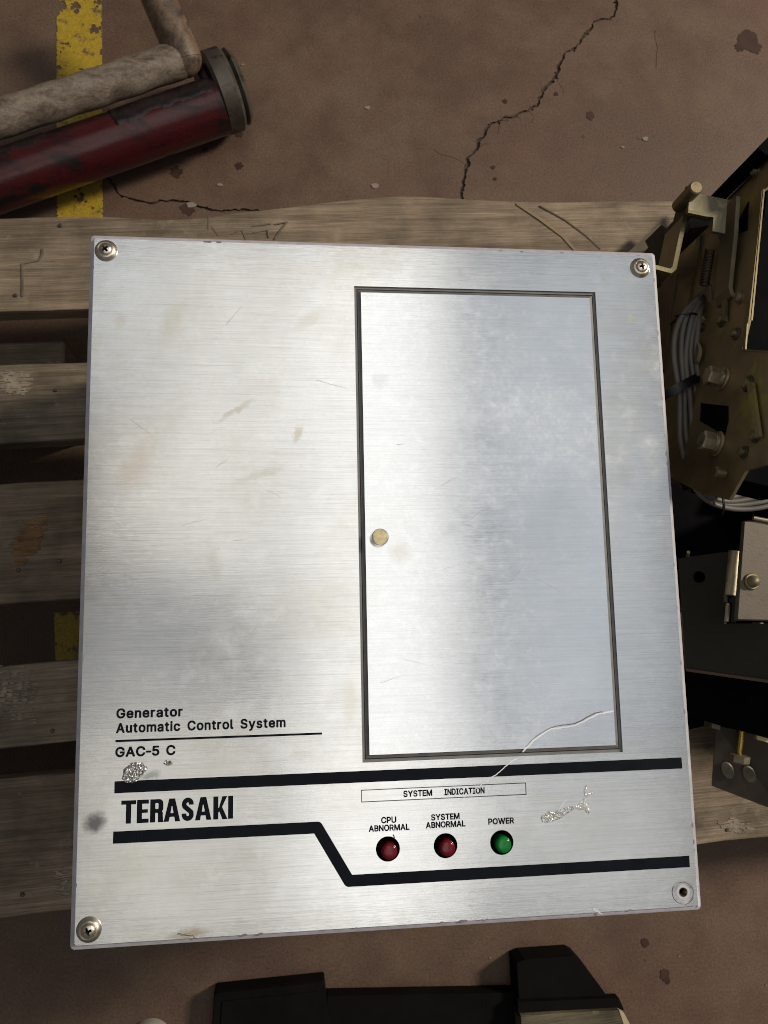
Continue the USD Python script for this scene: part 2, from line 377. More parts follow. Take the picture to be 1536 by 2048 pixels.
def crack(pxpts, w, amp, n, seed):
    P = jag([at(x, y, 0)[:2] for x, y in pxpts], amp, n, seed); g = np.random.default_rng(seed + 1)
    ww = w * (.25 + 1.1 * meshkit.fbm(np.c_[np.arange(n) * .23, np.full(n, seed), np.zeros(n)], 3, seed)) * g.uniform(.6, 1.2, n)
    out = [LineString(P[i:i + 2]).buffer(max(ww[i], .0003) / 2, quad_segs=2) for i in range(n - 1)]
    for i in range(2, n - 2):
        if g.random() < .22: out.append(blob(P[i] + g.normal(0, w * .45, 2), w * g.uniform(.15, .55), seed * 100 + i, 7))
        if g.random() < .07:
            q = P[i] + np.cumsum(g.normal(0, .0022, (5, 2)) + g.normal(0, .0022, 2), axis=0); out.append(LineString(np.vstack([P[i], q])).buffer(.00022))
    return shapely.union_all(out).simplify(.00015)


def blob(c, r, seed, n=14, sx=1.0):
    g = np.random.default_rng(seed); a = np.arange(n) * 2 * np.pi / n
    rr = r * (1 + .5 * (g.random(n) - .5))
    return Polygon(np.c_[c[0] + sx * rr * np.cos(a), c[1] + rr * np.sin(a)])


c1 = crack([(1250, -90), (1236, 0), (1228, 32), (1188, 45), (1166, 72), (1152, 95), (1130, 108), (1118, 140), (1086, 180), (1076, 208), (1045, 228), (1000, 242), (975, 255), (958, 290), (937, 320), (928, 360), (920, 405), (905, 520)], .0036, .0014, 150, 3)
c2 = crack([(212, 350), (236, 385), (262, 398), (300, 405), (350, 398), (375, 406), (400, 414), (450, 421), (500, 419), (545, 428), (640, 520)], .0030, .0014, 80, 5)
c3 = crack([(1310, 60), (1314, 100), (1312, 135)], .0007, .0005, 12, 8)
FL = sbox(-2.5, -2.5, 2.5, 2.5).difference(shapely.union_all([c1, c2, c3]))
floor = top("floor", extr(FL, -.0022, 0), FLOOR, kind="structure", label="brown red painted concrete workshop floor with cracks and specks")
part(floor, "crack_bottom", extr(sbox(-2.5, -2.5, 2.5, 2.5), -.02, -.0025), SUB)

a0, a1 = at(115, 0, 0), at(205, 430, 0)
x0, x1 = -.3085, -.2590


def ragged(x0, x1, y0, y1, seed):
    g = np.random.default_rng(seed); ys = np.arange(y0, y1, .004)
    l = [(x0 + g.normal(0, .0006), y) for y in ys]; r = [(x1 + g.normal(0, .0006), y) for y in ys[::-1]]
    p = Polygon(l + r).buffer(0)
    holes = [Point(g.uniform(x0, x1), g.uniform(y0, y1)).buffer(abs(g.normal(.002, .0015)) + .0006, quad_segs=2) for _ in range(70)]
    return p.difference(shapely.union_all(holes))


yl = shapely.union_all([Polygon([tuple(at(*q, 0)[:2]) for q in Q]) for Q in ([(113, -120), (203, -120), (206, 430), (206, 590), (112, 590), (114, 430)], [(108, 1225), (190, 1222), (196, 1330), (112, 1335)])])
g = np.random.default_rng(12)
bx = yl.bounds
wear = []
for _ in range(120):
    c = Point(g.uniform(bx[0], bx[2]), g.uniform(bx[1], bx[3])); r = abs(g.normal(.0005, .0008)) + .0003
    wear.append(affinity.scale(c.buffer(r, quad_segs=2), g.uniform(.6, 1.8), g.uniform(.6, 1.6)))
for px, py, r in ((160, 395, .006), (135, 90, .004), (190, 60, .006), (118, 12, .012), (150, 15, .006), (128, 16, .009), (200, 5, .007)):
    for _ in range(7):
        c = at(px, py, 0)[:2] + g.normal(0, r * .5, 2); wear.append(blob(c, r * g.uniform(.15, .5), int(g.integers(1e6)), 9))
for q in np.linspace(0, 1, 500):
    c = yl.boundary.interpolate(q, normalized=True); wear.append(Point(c.x + g.normal(0, .0006), c.y).buffer(abs(g.normal(0, .0005)) + .0002, quad_segs=2))
top("yellow_line", extr(yl.difference(shapely.union_all(wear)).simplify(.0002), .0001, .0007), YELLOW, kind="structure", label="worn yellow floor marking line running under the pallet")


for i, (px, py, r) in enumerate([(352, 345, .0066), (478, 332, .0042), (478, 268, .004), (375, 418, .007), (410, 300, .003), (1496, 80, .012), (1480, 95, .006), (1510, 95, .008), (1180, 232, .005), (1112, 188, .0024), (986, 335, .0022), (990, 358, .0018), (1010, 203, .0026), (1330, 1950, .005), (1290, 1885, .004), (1335, 1962, .0025)]):
    part(floor, "oil_spot", extr(blob(at(px, py, 0), r, 40 + i, n=22, sx=1.0), .0001, .0003 + .00003 * i), DROP)
for i, (px, py, r) in enumerate([(750, 372, .0045), (735, 216, .003), (440, 370, .003), (382, 410, .005), (1290, 278, .004), (1245, 295, .002), (485, 130, .0015), (470, 120, .0012), (1358, 1912, .0013), (1532, 1970, .0012), (980, 1915, .001)]):
    part(floor, "paint_chip", extr(blob(at(px, py, 0), r * .62, 90 + i, 9, 1.6), .0001, .0009), CHIP)

# ------------------------------------------------------------------ pallet
PR = math.radians(3.2)
RP = np.array([[math.cos(PR), -math.sin(PR), 0], [math.sin(PR), math.cos(PR), 0], [0, 0, 1]])
pallet = thing("wooden_pallet", "weathered grey brown wooden pallet of wide planks under the aluminium panel", "pallet", (0, 0, 0))


def plank(y0, y1, x0, x1, z1, z0, seed, wave0=None, wave1=None, amp=.0012, n=110):
    """A sawn board along x with worn arrises; wave0/wave1(x) shift its lower/upper edge."""
    g = np.random.default_rng(seed); xs = np.linspace(x0, x1, n); b = .0022; vs = []
    for i, x in enumerate(xs):
        s = lambda k: amp * 2 * (meshkit.fbm(np.array([[x * 14 + k * 9.7, seed, k]]), 4, seed)[0] - .5)
        e0, e1 = y0 + s(0) + (wave0(x) if wave0 else 0), y1 + s(1) + (wave1(x) if wave1 else 0)
        zz = z1 + .7 * s(2); bb = b * (1 + 1.2 * s(3) / amp)
        bb = max(bb, .0006)
        vs.append([(x, e0, z0), (x, e0, zz - bb), (x, e0 + bb * .35, zz - bb * .3), (x, e0 + bb, zz), (x, (e0 + e1) / 2, zz + .4 * s(4)), (x, e1 - bb, zz), (x, e1 - bb * .35, zz - bb * .3), (x, e1, zz - bb), (x, e1, z0)])
    v = np.array(vs).reshape(-1, 3); k = 9; f = []
    for i in range(n - 1):
        for j in range(k):
            a, c = i * k + j, i * k + (j + 1) % k; f += [(a, a + k, c), (c, a + k, c + k)]
    for j in range(1, k - 1): f += [(0, j, j + 1), ((n - 1) * k, (n - 1) * k + j + 1, (n - 1) * k + j)]
    m = trimesh.Trimesh(v @ RP.T, f, process=False); m.fix_normals()
    return m


W1 = wood("plank_wood", (0.140, 0.103, 0.072), (0.325, 0.258, 0.190), (.38, .33, .26), 1)
W2 = wood("plank_wood_grey", (0.129, 0.101, 0.073), (0.291, 0.241, 0.179), (.55, .52, .47), 2)
W3 = wood("plank_wood_brown", (0.126, 0.095, 0.068), (0.294, 0.231, 0.165), (.32, .26, .19), 3)
W4 = wood("plank_wood_pale", (0.140, 0.112, 0.081), (0.329, 0.266, 0.196), (.42, .37, .31), 4)
up1 = lambda x: .010 * math.exp(-((x - .05) / .10) ** 2) + .006 / (1 + math.exp(-(x - .0) / .03)) - .002 - .004 * math.exp(-((x + .14) / .05) ** 2)
planks = [(.2484, .334, W1, None, up1, 11), (.1350, .2034, W2, None, None, 12), (.0042, .1023, W3, None, None, 13), (-.1068, -.0431, W4, None, None, 14), (-.2390, -.1298, W1, lambda x: .007 / (1 + math.exp(x / .05)) - .006 * (x > 9), None, 15)]
for y0, y1, w, wa, wb, sd in planks:
    part(pallet, "plank", plank(y0, y1, -.62, .62, ZT, ZT - .02, sd, wa, wb), w, smooth=35)


def pbox(x0, x1, y0, y1, z0, z1, b=.002):
    m = V(m3.Manifold.hull_points(np.array([(x, y, z) for sx, sy, sz in ((b, b, 0), (b, 0, b), (0, b, b)) for x in (x0 + sx, x1 - sx) for y in (y0 + sy, y1 - sy) for z in (z0 + sz, z1 - sz)])))
    m.vertices = m.vertices @ RP.T
    return m


for xa, xb in ((-.60, -.50), (-.06, .04), (.50, .60)):
    part(pallet, "stringer", pbox(xa, xb, -.23, .33, ZT - .042, ZT - .0205), W3)
    for ya, yb in ((-.23, -.13), (.0, .10), (.24, .33)):
        part(pallet, "block", pbox(xa, xb, ya, yb, .0225, ZT - .0425), W2)
    part(pallet, "bottom_board", pbox(xa, xb, -.23, .33, .0005, .022), W3)
q = at(128, 705, .06)
ql = np.array([q[0], q[1], 0]) @ RP
part(pallet, "block", pbox(-.50, ql[0], ql[1] - .075, ql[1] + .012, .0005, .06), W2, label="short board end with white paint seen in the gap between planks")
for px, py in ((118, 1122), (36, 1140), (104, 1462), (30, 590), (120, 450), (44, 1790), (110, 780), (1455, 1660)):
    c = at(px, py, ZT + .001); part(pallet, "nail", cyl(c - [0, 0, .004], c, .0017, 12, .0005), STEEL)
# knife cuts, a saw line and pencilled figures on the far plank
def ribbon(pxpts, z, w, h=.0003):
    return extr(LineString([tuple(at(x, y, z)[:2]) for x, y in pxpts]).buffer(w / 2, quad_segs=3), z - .0006, z + h)


part(pallet, "groove", ribbon([(1035, 408), (1080, 438), (1125, 472), (1150, 500)], ZT + .0004, .0026), plain("groove_pale", (.26, .20, .12), .7))
part(pallet, "groove", ribbon([(1080, 412), (1130, 440), (1170, 470), (1200, 498)], ZT + .0004, .0012), plain("groove_dark", (.12, .09, .062), .8))
part(pallet, "groove", ribbon([(45, 592), (45, 527), (78, 520), (85, 508), (85, 498)], ZT + .0005, .0014), PENCIL)
for line in ([(418, 432), (416, 458)], [(424, 455), (436, 470)], [(462, 468), (484, 460), (492, 478), (478, 490)], [(506, 452), (540, 447)], [(508, 465), (536, 459), (538, 474)], [(552, 448), (574, 444), (560, 462), (550, 478)]):
    part(pallet, "pencil_mark", ribbon(line, ZT + .0007, .0012), PENCIL)
def slivers(inside, n, lmax, seed, x0, y0, x1, y1, w=.0007):
    """Grain-aligned slivers filling a region of the photograph's plank."""
    g = np.random.default_rng(seed); out = []; d = np.array([math.cos(PR), math.sin(PR)])
    while len(out) < n:
        px, py = g.uniform(x0, x1), g.uniform(y0, y1)
        if inside(px, py) > g.random():
            c = at(px, py, ZT)[:2]; l = g.uniform(.3, 1) * lmax; out.append(LineString([tuple(c - d * l), tuple(c + d * l)]).buffer(w * g.uniform(.4, 1.2), quad_segs=2))
    return shapely.union_all(out).simplify(.0001)


def oval(cx, cy, rx, ry, a):
    ca, sa = math.cos(math.radians(a)), math.sin(math.radians(a))
    return lambda x, y: max(0, 1.3 - math.hypot(((x - cx) * ca + (y - cy) * sa) / rx, (-(x - cx) * sa + (y - cy) * ca) / ry) * 1.3)


part(pallet, "splinter", extr(slivers(oval(58, 1080, 62, 24, 117), 130, .0050, 71, 5, 1020, 110, 1145), ZT - .0012, ZT + .0007), wood("fresh_wood", (.15, .085, .045), (.40, .22, .10), (.45, .33, .2), 5), label="orange raw wood where the third plank is chipped")
pale = plain("scuff_pale", (.27, .23, .18), .8, var=.5, scale=900)
part(pallet, "paint_scuff", extr(slivers(lambda x, y: max(0, math.sin((x + .22 * (y - 1330)) * .42)) * (1 - abs(y - 1385) / 70) * .9, 230, .0022, 72, -8, 1330, 70, 1450, .0005), ZT - .001, ZT + .0006), pale, label="pale scuffed streaks on the fourth plank")
part(pallet, "paint_scuff", extr(slivers(oval(28, 765, 34, 30, 0), 150, .0035, 73, -10, 725, 70, 830, .0006), ZT - .001, ZT + .0006), pale, label="whitish worn patch at the left of the second plank")
part(pallet, "paint_scuff", extr(slivers(oval(1468, 1650, 40, 16, 10), 70, .0030, 74, 1415, 1625, 1530, 1690, .0006), ZT - .001, ZT + .0006), pale, label="whitish worn patch beside the terminal plate")
part(pallet, "paint_scuff", extr(slivers(oval(128, 1762, 20, 34, 0), 60, .0022, 75, 100, 1720, 160, 1800, .0005), ZT - .001, ZT + .0006), pale, label="whitish flecks beside the panel's lower left corner")

# ------------------------------------------------------------------ the control unit
unit = thing("control_unit", "brushed aluminium control unit panel with black lettering and three round indicator lamps", "control unit", (0, 0, ZT))
mm = 1e-3
FX, FY = 177.3, 202.2                                       # half size of the face, mm
holes = [(-5.9, -160.9), (27.5, -160.8), (60.6, -160.7)]
opening = sbox(-19.6, -112.7, 136.8, 176.0)
face2d = rrect(-FX, -FY, FX, FY, 1.5).difference(opening)
for hx, hy in holes: face2d = face2d.difference(Point(hx, hy).buffer(6.9, quad_segs=16))
face2d = face2d.difference(Point(168.5, -194.0).buffer(2.7, quad_segs=10))
sc = lambda s: affinity.scale(s, mm, mm, origin=(0, 0))
part(unit, "face_sheet", extr(sc(face2d), ZP - .0009, ZP), ALU)
body = frustum(sc(rrect(-FX - .1, -FY - .1, FX + .1, FY + .1, 1.5)), ZP - .0010, sc(rrect(-180, -205, 180, 205, 2.5)), ZP - .0022) + man(extr(sc(rrect(-180, -205, 180, 205, 2.5)), ZP - .009, ZP - .0022))
cut = man(extr(sc(opening), ZP - .05, ZP + .01))
for hx, hy in holes: cut = cut + man(extr(sc(Point(hx, hy).buffer(7.2, quad_segs=16)), ZP - .05, ZP + .01))
cut = cut + man(extr(sc(Point(168.5, -194.0).buffer(2.9, quad_segs=10)), ZP - .05, ZP + .01))
part(unit, "panel_edge", body - cut, EDGE, smooth=30)
part(unit, "housing", extr(sc(sbox(-166, -190, 166, 190)), ZT, ZP - .0095), plain("housing_grey", (.25, .25, .26), .5))
# nicks along the arris
g = np.random.default_rng(21)
nk = []
for k in range(46):
    s = g.integers(0, 4); u = g.uniform(-1, 1); w = g.uniform(.3, 1.6)
    x, y = (u * FX, FY) if s == 0 else (u * FX, -FY) if s == 1 else (-FX, u * FY) if s == 2 else (FX, u * FY)
    c = Point(x, y).buffer(w * .45, quad_segs=2); nk.append(affinity.scale(c, 1 + 1.8 * (s < 2), 1 + 1.8 * (s > 1)))
part(unit, "edge_nick", extr(sc(shapely.union_all(nk)), ZP - .0004, ZP + .00006), plain("nick", (.28, .27, .27), .5, .5), kind="stuff")
# door: grey lip round the opening, a dark gap, the tray and its brushed sheet
part(unit, "door_lip", extr(sc(opening.difference(opening.buffer(-1.55, join_style="mitre"))), ZP - .006, ZP - .0012), TRAY)
part(unit, "gap_shade", extr(sc(opening.buffer(-1.5, join_style="mitre")), ZP - .0075, ZP - .0055), BLACK)  # black backing sheet stands for the shade in the gap
o1, o2 = opening.buffer(-2.0, join_style="mitre"), opening.buffer(-4.0, join_style="mitre")
tray = part(unit, "door", frustum(sc(o2), ZP - .0003, sc(o1), ZP - .0014) + man(extr(sc(o1), ZP - .0054, ZP - .0014)), TRAY)
part(tray, "door_sheet", extr(sc(opening.buffer(-4.15, join_style="mitre")), ZP - .0003, ZP + .0002), DOOR_ALU)
kc = at(760.5, 1074, ZP + .0065)
kn = revolve([(0, 0), (.0044, 0), (.0048, .0004), (.0048, .0045), (.0050, .0050), (.0050, .0062), (.0046, .0066), (.0041, .0067), (.0038, .0064), (0, .0064)], 48)
kn.apply_translation([kc[0], kc[1], ZP + .0002])
kb = part(tray, "knob", kn, BRASSRIM, smooth=30)
kf = revolve([(0, 0), (.0039, 0), (.0039, .0004), (0, .0006)], 40); kf.apply_translation([kc[0], kc[1], ZP + .0065])
part(kb, "knob_face", kf, BRASS, smooth=30)


DARKSCR0 = plain("scuff_dark", (.13, .13, .15), .5, .4)


# screws in raised cup washers
def screw(x, y, turn, lean):
    w = revolve([(.0030, .0), (.0066, 0), (.0067, .0004), (.0061, .0012), (.0053, .0022), (.0046, .0024), (.0040, .0017), (.0030, .0014)], 44)
    w.apply_translation([x, y, ZP])
    h = revolve([(0, .0005), (.0040, .0005), (.0042, .0016), (.0040, .0026), (.0032, .0034), (.0019, .0038), (0, .0040)], 40)
    r = m3.Manifold()
    for a in (0, 90):
        b = m3.Manifold.hull_points(np.array([(sx * l, sy * t, z) for z, l, t in ((.0046, .0026, .00075), (.0016, .0015, .0005)) for sx in (-1, 1) for sy in (-1, 1)])).rotate([0, 0, a + turn]); r = r + b
    h = V(man(h) - r - m3.Manifold.sphere(.0009, 10).translate([0, 0, .0042])); h.apply_transform(trimesh.transformations.rotation_matrix(math.radians(lean), [1, .4, 0])); h.apply_translation([x, y, ZP])
    s = part(unit, "screw", h, CHROME, smooth=35)
    part(s, "cup_washer", w, CHROME, smooth=40)
    rc = affinity.translate(affinity.rotate(sbox(-.0017, -.0005, .0017, .0005).union(sbox(-.0005, -.0017, .0005, .0017)), turn, origin=(0, 0)), x, y)
    part(s, "recess_shade", extr(rc, ZP + .0012, ZP + .0019), BLACK)  # black cross laid in as the shade inside the screw head


for x, y, t, l in ((-170.3, 194.4, 40, 3), (168.2, 193.4, 12, 4), (-169.9, -194.4, 20, 1)): screw(x * mm, y * mm, t, l)
# the fourth hole, its screw missing: pale ring where the washer sat, and the threaded insert below
hx, hy = 168.5 * mm, -194.0 * mm
for k, (r0, a0, a1) in enumerate(((6.7, 150, 260), (6.3, -60, 30), (5.6, 20, 110), (6.9, 275, 330))):
    part(unit, "washer_scuff", extr(LineString([(hx + r0 * mm * math.cos(math.radians(a)), hy + r0 * mm * math.sin(math.radians(a))) for a in np.linspace(a0, a1, 16)]).buffer(.00016), ZP + .0001, ZP + .00022), DARKSCR0)
part(unit, "countersink", extr(Point(hx, hy).buffer(.0041).difference(Point(hx, hy).buffer(.0027, quad_segs=12)), ZP + .0001, ZP + .0002), SCRAPED)
ring = Point(hx, hy).buffer(.0068, quad_segs=16).difference(Point(hx, hy).buffer(.0027, quad_segs=12))
part(unit, "washer_mark", extr(ring, ZP + .00002, ZP + .00012), plain("washer_mark", (.62, .62, .66), .42, .8, .02, 900, .15))
th = revolve([(.0019, -.006), (.0027, -.006), (.0027, .0003), (.0024, .0003), (.0020, -.0006), (.0021, -.0012), (.0018, -.0018), (.0021, -.0024), (.0018, -.003), (.0021, -.0036), (.0018, -.0042), (.0019, -.006)], 28)
th.apply_translation([hx, hy, ZP]); part(unit, "threaded_insert", th, SILVER, smooth=25)
part(unit, "hole_bottom", extr(Point(hx, hy).buffer(.0027), ZP - .0075, ZP - .006), BLACK)
# indicator lamps
for (hx, hy), m, nm in zip(holes, (RED, RED, GREEN), ("red indicator lamp, unlit", "red indicator lamp, unlit", "green indicator lamp")):
    x, y = hx * mm, hy * mm
    bz = revolve([(.0060, -.008), (.0069, -.008), (.0069, -.0004), (.0066, -.0003), (.0062, -.003), (.0060, -.008)], 40); bz.apply_translation([x, y, ZP])
    b = part(unit, "lamp_bezel", bz, PLASTIC, smooth=30)
    part(b, "lamp_seat", extr(Point(x, y).buffer(.0068, quad_segs=12), ZP - .0095, ZP - .0078), BLACK)
    ln = revolve([(0, -.006), (.0046, -.006), (.0047, .0004), (.0046, .0014), (.0042, .0023), (.0035, .0028), (.0026, .0030), (0, .0031)], 40)
    ln.apply_translation([x + .0006, y - .0010, ZP]); part(b, "lens", ln, m, smooth=40)

# print
PZ = ZP + .00003


def put(name, shape, h=.00007): part(unit, name, extr(sc(shape), PZ, PZ + h), INK)


put("printed_bar", sbox(-158.2, -123.7, 173.3, -117.3))
b2 = LineString([(-158.3, -147.3), (-45.9, -147.3), (-28.4, -177.05), (173.8, -177.05)]).buffer(3.2, cap_style="flat", join_style="round", quad_segs=10)
put("printed_bar", b2)
put("printed_rule", sbox(-158.2, -96.1, -42.7, -94.9))
bx = sbox(-20.7, -134.7, 76.5, -127.8); put("printed_frame", bx.difference(bx.buffer(-.42, join_style="mitre")))


def glyph(ch, cap):
    """The outline of one character, a little heavier than the font draws it."""
    m = meshkit.text_mesh(ch, cap, .02, bold=True); t = m.triangles[m.face_normals[:, 2] > .5][:, :, :2]
    return shapely.union_all([Polygon(a) for a in t]).buffer(.001)


def text(s, x0, x1, base, cap, fat=.03, gap=.16, space=.55, name="lettering"):
    """A line of capitals cap mm tall on its base line, fitted between x0 and x1 (mm)."""
    cur, out = 0.0, []
    for ch in s:
        if ch == " ": cur += cap * space; continue
        g_ = glyph(ch, cap); b = g_.bounds; out.append(affinity.translate(g_, cur - b[0], 0)); cur += b[2] - b[0] + cap * gap
    g_ = shapely.union_all(out); b = g_.bounds
    g_ = affinity.scale(affinity.translate(g_, -b[0], 0), (x1 - x0) / (b[2] - b[0]), 1, origin=(0, 0)).buffer(cap * fat, quad_segs=2).simplify(cap * .006)
    put(name, affinity.translate(g_, x0, base))


text("Generator", -157.9, -121.6, -82.9, 4.9, gap=.17)
text("Automatic Control System", -157.9, -63.6, -90.9, 4.9, gap=.17, space=.72)
text("GAC-5 C", -158.0, -125.4, -104.0, 4.9, gap=.13, space=.62)
text("SYSTEM", 3.8, 20.5, -132.7, 3.2, gap=.11); text("INDICATION", 27.8, 51.5, -132.7, 3.2, gap=.13)
text("CPU", -9.4, -0.8, -146.6, 3.1, gap=.12); text("ABNORMAL", -16.6, 6.8, -150.9, 3.1, gap=.12)
text("SYSTEM", 19.6, 36.2, -146.4, 3.1, gap=.11); text("ABNORMAL", 16.4, 39.5, -150.6, 3.1, gap=.12)
text("POWER", 53.1, 68.3, -150.3, 3.1, gap=.12)
# the maker's heavy condensed capitals
H = 12.3
def bar(*p): return Polygon(p)
def stroke(pts, w, cap="flat"): return LineString(pts).buffer(w / 2, cap_style=cap, join_style="round", quad_segs=8)
def arc(cx, cy, rx, ry, a0, a1, n=14): return [(cx + rx * math.cos(math.radians(a)), cy + ry * math.sin(math.radians(a))) for a in np.linspace(a0, a1, n)]
st, ht = 2.75, 2.15
A_ = Polygon([(0, 0), (2.75, 0), (3.25, 2.5), (5.75, 2.5), (6.25, 0), (9.0, 0), (6.1, H), (2.9, H)]).difference(Polygon([(3.7, 4.5), (5.3, 4.5), (4.5, 9.4)]))
E_ = shapely.union_all([sbox(0, 0, st, H), sbox(0, 0, 6.4, ht), sbox(0, H - ht, 6.4, H), sbox(0, 5.3, 5.9, 5.3 + 1.9)])
R_ = shapely.union_all([sbox(0, 0, st, H), rrect(0, 5.0, 7.1, H, 2.3).union(sbox(0, 5.0, 3, H)).difference(rrect(st, 7.0, 4.5, H - 2.0, .7)), Polygon([(4.35, 0), (7.1, 0), (6.9, 5.2), (5.4, 6.6), (3.6, 5.4), (4.3, 4.6)])])
S_ = stroke([(5.55, 8.55)] + [(5.55, 9.0)] + arc(3.6, 9.1, 1.95, 2.0, 0, 180) + [(1.65, 8.4), (1.9, 7.6), (3.0, 6.7), (4.3, 5.6), (5.4, 4.6), (5.6, 3.6)] + arc(3.6, 3.2, 2.0, 2.0, 0, -180) + [(1.6, 3.9)], 2.55)
K_ = shapely.union_all([sbox(0, 0, st, H), Polygon([(st - .2, 4.2), (5.0, H), (7.7, H), (4.9, 6.6), (7.9, 0), (5.0, 0), (3.3, 4.4), (st - .1, 3.0)])])
T_ = shapely.union_all([sbox(0, H - ht, 8.0, H), sbox(2.65, 0, 5.4, H)])
I_ = sbox(0, 0, st, H)
word = shapely.union_all([affinity.translate(s, x, 0) for s, x in ((T_, 0), (E_, 8.55), (R_, 15.7), (A_, 23.1), (S_, 32.6), (A_, 40.2), (K_, 50.2), (I_, 58.4))])
word = word.buffer(.22, quad_segs=3).buffer(-.35, quad_segs=3).buffer(.13, quad_segs=3)
wb = word.bounds
word = affinity.scale(affinity.translate(word, -wb[0], -wb[1]), 61.2 / (wb[2] - wb[0]), 12.5 / (wb[3] - wb[1]), origin=(0, 0))
put("lettering", affinity.translate(word, -154.3, -140.3))


# damage: gouge across door and bars, scraped patches, dents
def crumple(pxpoly, h, cell, seed, zoff=0.0):
    """A torn, pitted patch of bare metal with real relief."""
    P = Polygon([tuple(at(x, y, ZP)[:2]) for x, y in pxpoly]); b = P.bounds; g = np.random.default_rng(seed)
    xs, ys = np.arange(b[0], b[2], cell), np.arange(b[1], b[3], cell)
    X, Y = np.meshgrid(xs, ys, indexing="ij"); X = X + g.normal(0, cell * .2, X.shape); Y = Y + g.normal(0, cell * .2, Y.shape)
    dd = np.array([P.boundary.distance(Point(x, y)) if P.contains(Point(x, y)) else -1 for x, y in zip(X.ravel(), Y.ravel())]).reshape(X.shape)
    Z = ZP + zoff + .00004 + np.clip(dd / (cell * 2), 0, 1) * h * g.random(X.shape)
    ok = dd > -.5; idx = np.arange(X.size).reshape(X.shape); f = []
    for i in range(X.shape[0] - 1):
        for j in range(X.shape[1] - 1):
            if ok[i, j] and ok[i + 1, j] and ok[i, j + 1] and ok[i + 1, j + 1]:
                a, bb, c, d = idx[i, j], idx[i + 1, j], idx[i + 1, j + 1], idx[i, j + 1]; f += [(a, bb, c), (a, c, d)]
    m = trimesh.Trimesh(np.c_[X.ravel(), Y.ravel(), Z.ravel()], f, process=False); m.remove_unreferenced_vertices()
    return m


part(unit, "dent", crumple([(242, 1558), (246, 1538), (264, 1523), (286, 1524), (297, 1537), (286, 1550), (272, 1566), (250, 1567)], .0011, .00055, 1, .0001), SCRAPE, label="crumpled dent in the metal above the upper black bar")
part(unit, "dent", crumple([(325, 1527), (331, 1519), (344, 1520), (346, 1529), (334, 1533)], .0008, .0005, 2), SCRAPE)
part(unit, "scrape", crumple([(1080, 1636), (1084, 1627), (1098, 1622), (1118, 1619), (1130, 1615), (1148, 1610), (1150, 1618), (1135, 1628), (1120, 1638), (1098, 1646), (1084, 1645)], .0005, .00040, 3), SCRAPED, label="pale scraped patch beside the green lamp")
part(unit, "scrape", crumple([(1148, 1612), (1160, 1604), (1168, 1594), (1166, 1580), (1172, 1566), (1175, 1575), (1172, 1586), (1186, 1583), (1187, 1588), (1174, 1594), (1172, 1604), (1181, 1622), (1177, 1632), (1168, 1620), (1152, 1622)], .0004, .00040, 4), SCRAPED)


def scratch(pxpts, w, seed, z=ZP + .0001, name="scratch", m=None, taper=True, amp=.0002):
    P = jag([at(x, y, ZP)[:2] for x, y in pxpts], amp, 40, seed); n = len(P)
    ww = np.interp(np.arange(n), [0, n * .5, n - 1], [w, w * .8, w * .15 if taper else w])
    part(unit, name, extr(shapely.union_all([LineString(P[i:i + 2]).buffer(ww[i] / 2, quad_segs=2) for i in range(n - 1)]), z - .00006, z + .00008), m or SCRATCH)


DARKSCR = plain("scratch_dark", (.16, .16, .16), .5, .4)
scratch([(1226, 1422), (1195, 1428), (1150, 1451), (1100, 1458), (1070, 1478), (1046, 1503)], .0009, 31, ZP + .00022, taper=False)
scratch([(1205, 1424), (1192, 1425), (1150, 1447), (1108, 1453), (1098, 1457), (1072, 1472), (1050, 1494)], .0006, 32, ZP + .00034, m=DARKSCR)
scratch([(1034, 1517), (1018, 1526), (1000, 1543), (960, 1572), (917, 1603)], .0006, 33)
scratch([(1119, 1617), (1126, 1605), (1141, 1592)], .0008, 34)
scratch([(1187, 1818), (1195, 1822), (1205, 1829)], .0012, 35)
scratch([(1392, 1758), (1394, 1780), (1399, 1812)], .0012, 36, ZP - .0004, taper=False, amp=.0004)
scratch([(787, 1670), (789, 1676)], .0006, 37, m=DARKSCR)
scratch([(355, 1868), (385, 1872), (395, 1880)], .0005, 38, m=DARKSCR)
for i in range(26):                                         # hairlines from years of wiping
    g = np.random.default_rng(300 + i); px, py = g.uniform(200, 1280), g.uniform(600, 1400); a = g.uniform(-.9, .9); l = g.uniform(15, 70)
    if 690 < px < 760 or px > 1150: continue
    zz = ZP + (.0003 if px > 745 else .00008)
    scratch([(px, py), (px + l * math.cos(a), py - l * math.sin(a))], .00016, 400 + i, zz, name="hairline", m=plain(f"hairline_{i}", (.55, .54, .50), .4, .7), amp=.00015)

# ------------------------------------------------------------------ circuit breaker beside it
brk = thing("circuit_breaker", "open circuit breaker mechanism with yellowish zinc brackets and a grey cable bundle", "circuit breaker", tuple(at(1480, 900, ZT)[:2]) + (ZT,))
P_ = lambda *a, **k: part(brk, *a, **k)
# side plate: a standing sheet whose upper edge runs away from the viewer
zt = .335
e0, e1 = at(1548, 240, zt), at(1480, 702, zt)
ud = (e1 - e0) / np.linalg.norm(e1 - e0); nd = np.array([ud[1], -ud[0], 0]); nd = nd if nd[0] < 0 else -nd


def on_wall(px, py, off=0.0):
    d = at(px, py, 0) - CAM; t = ((e0 + nd * off - CAM) @ nd) / (d @ nd); return CAM + t * d


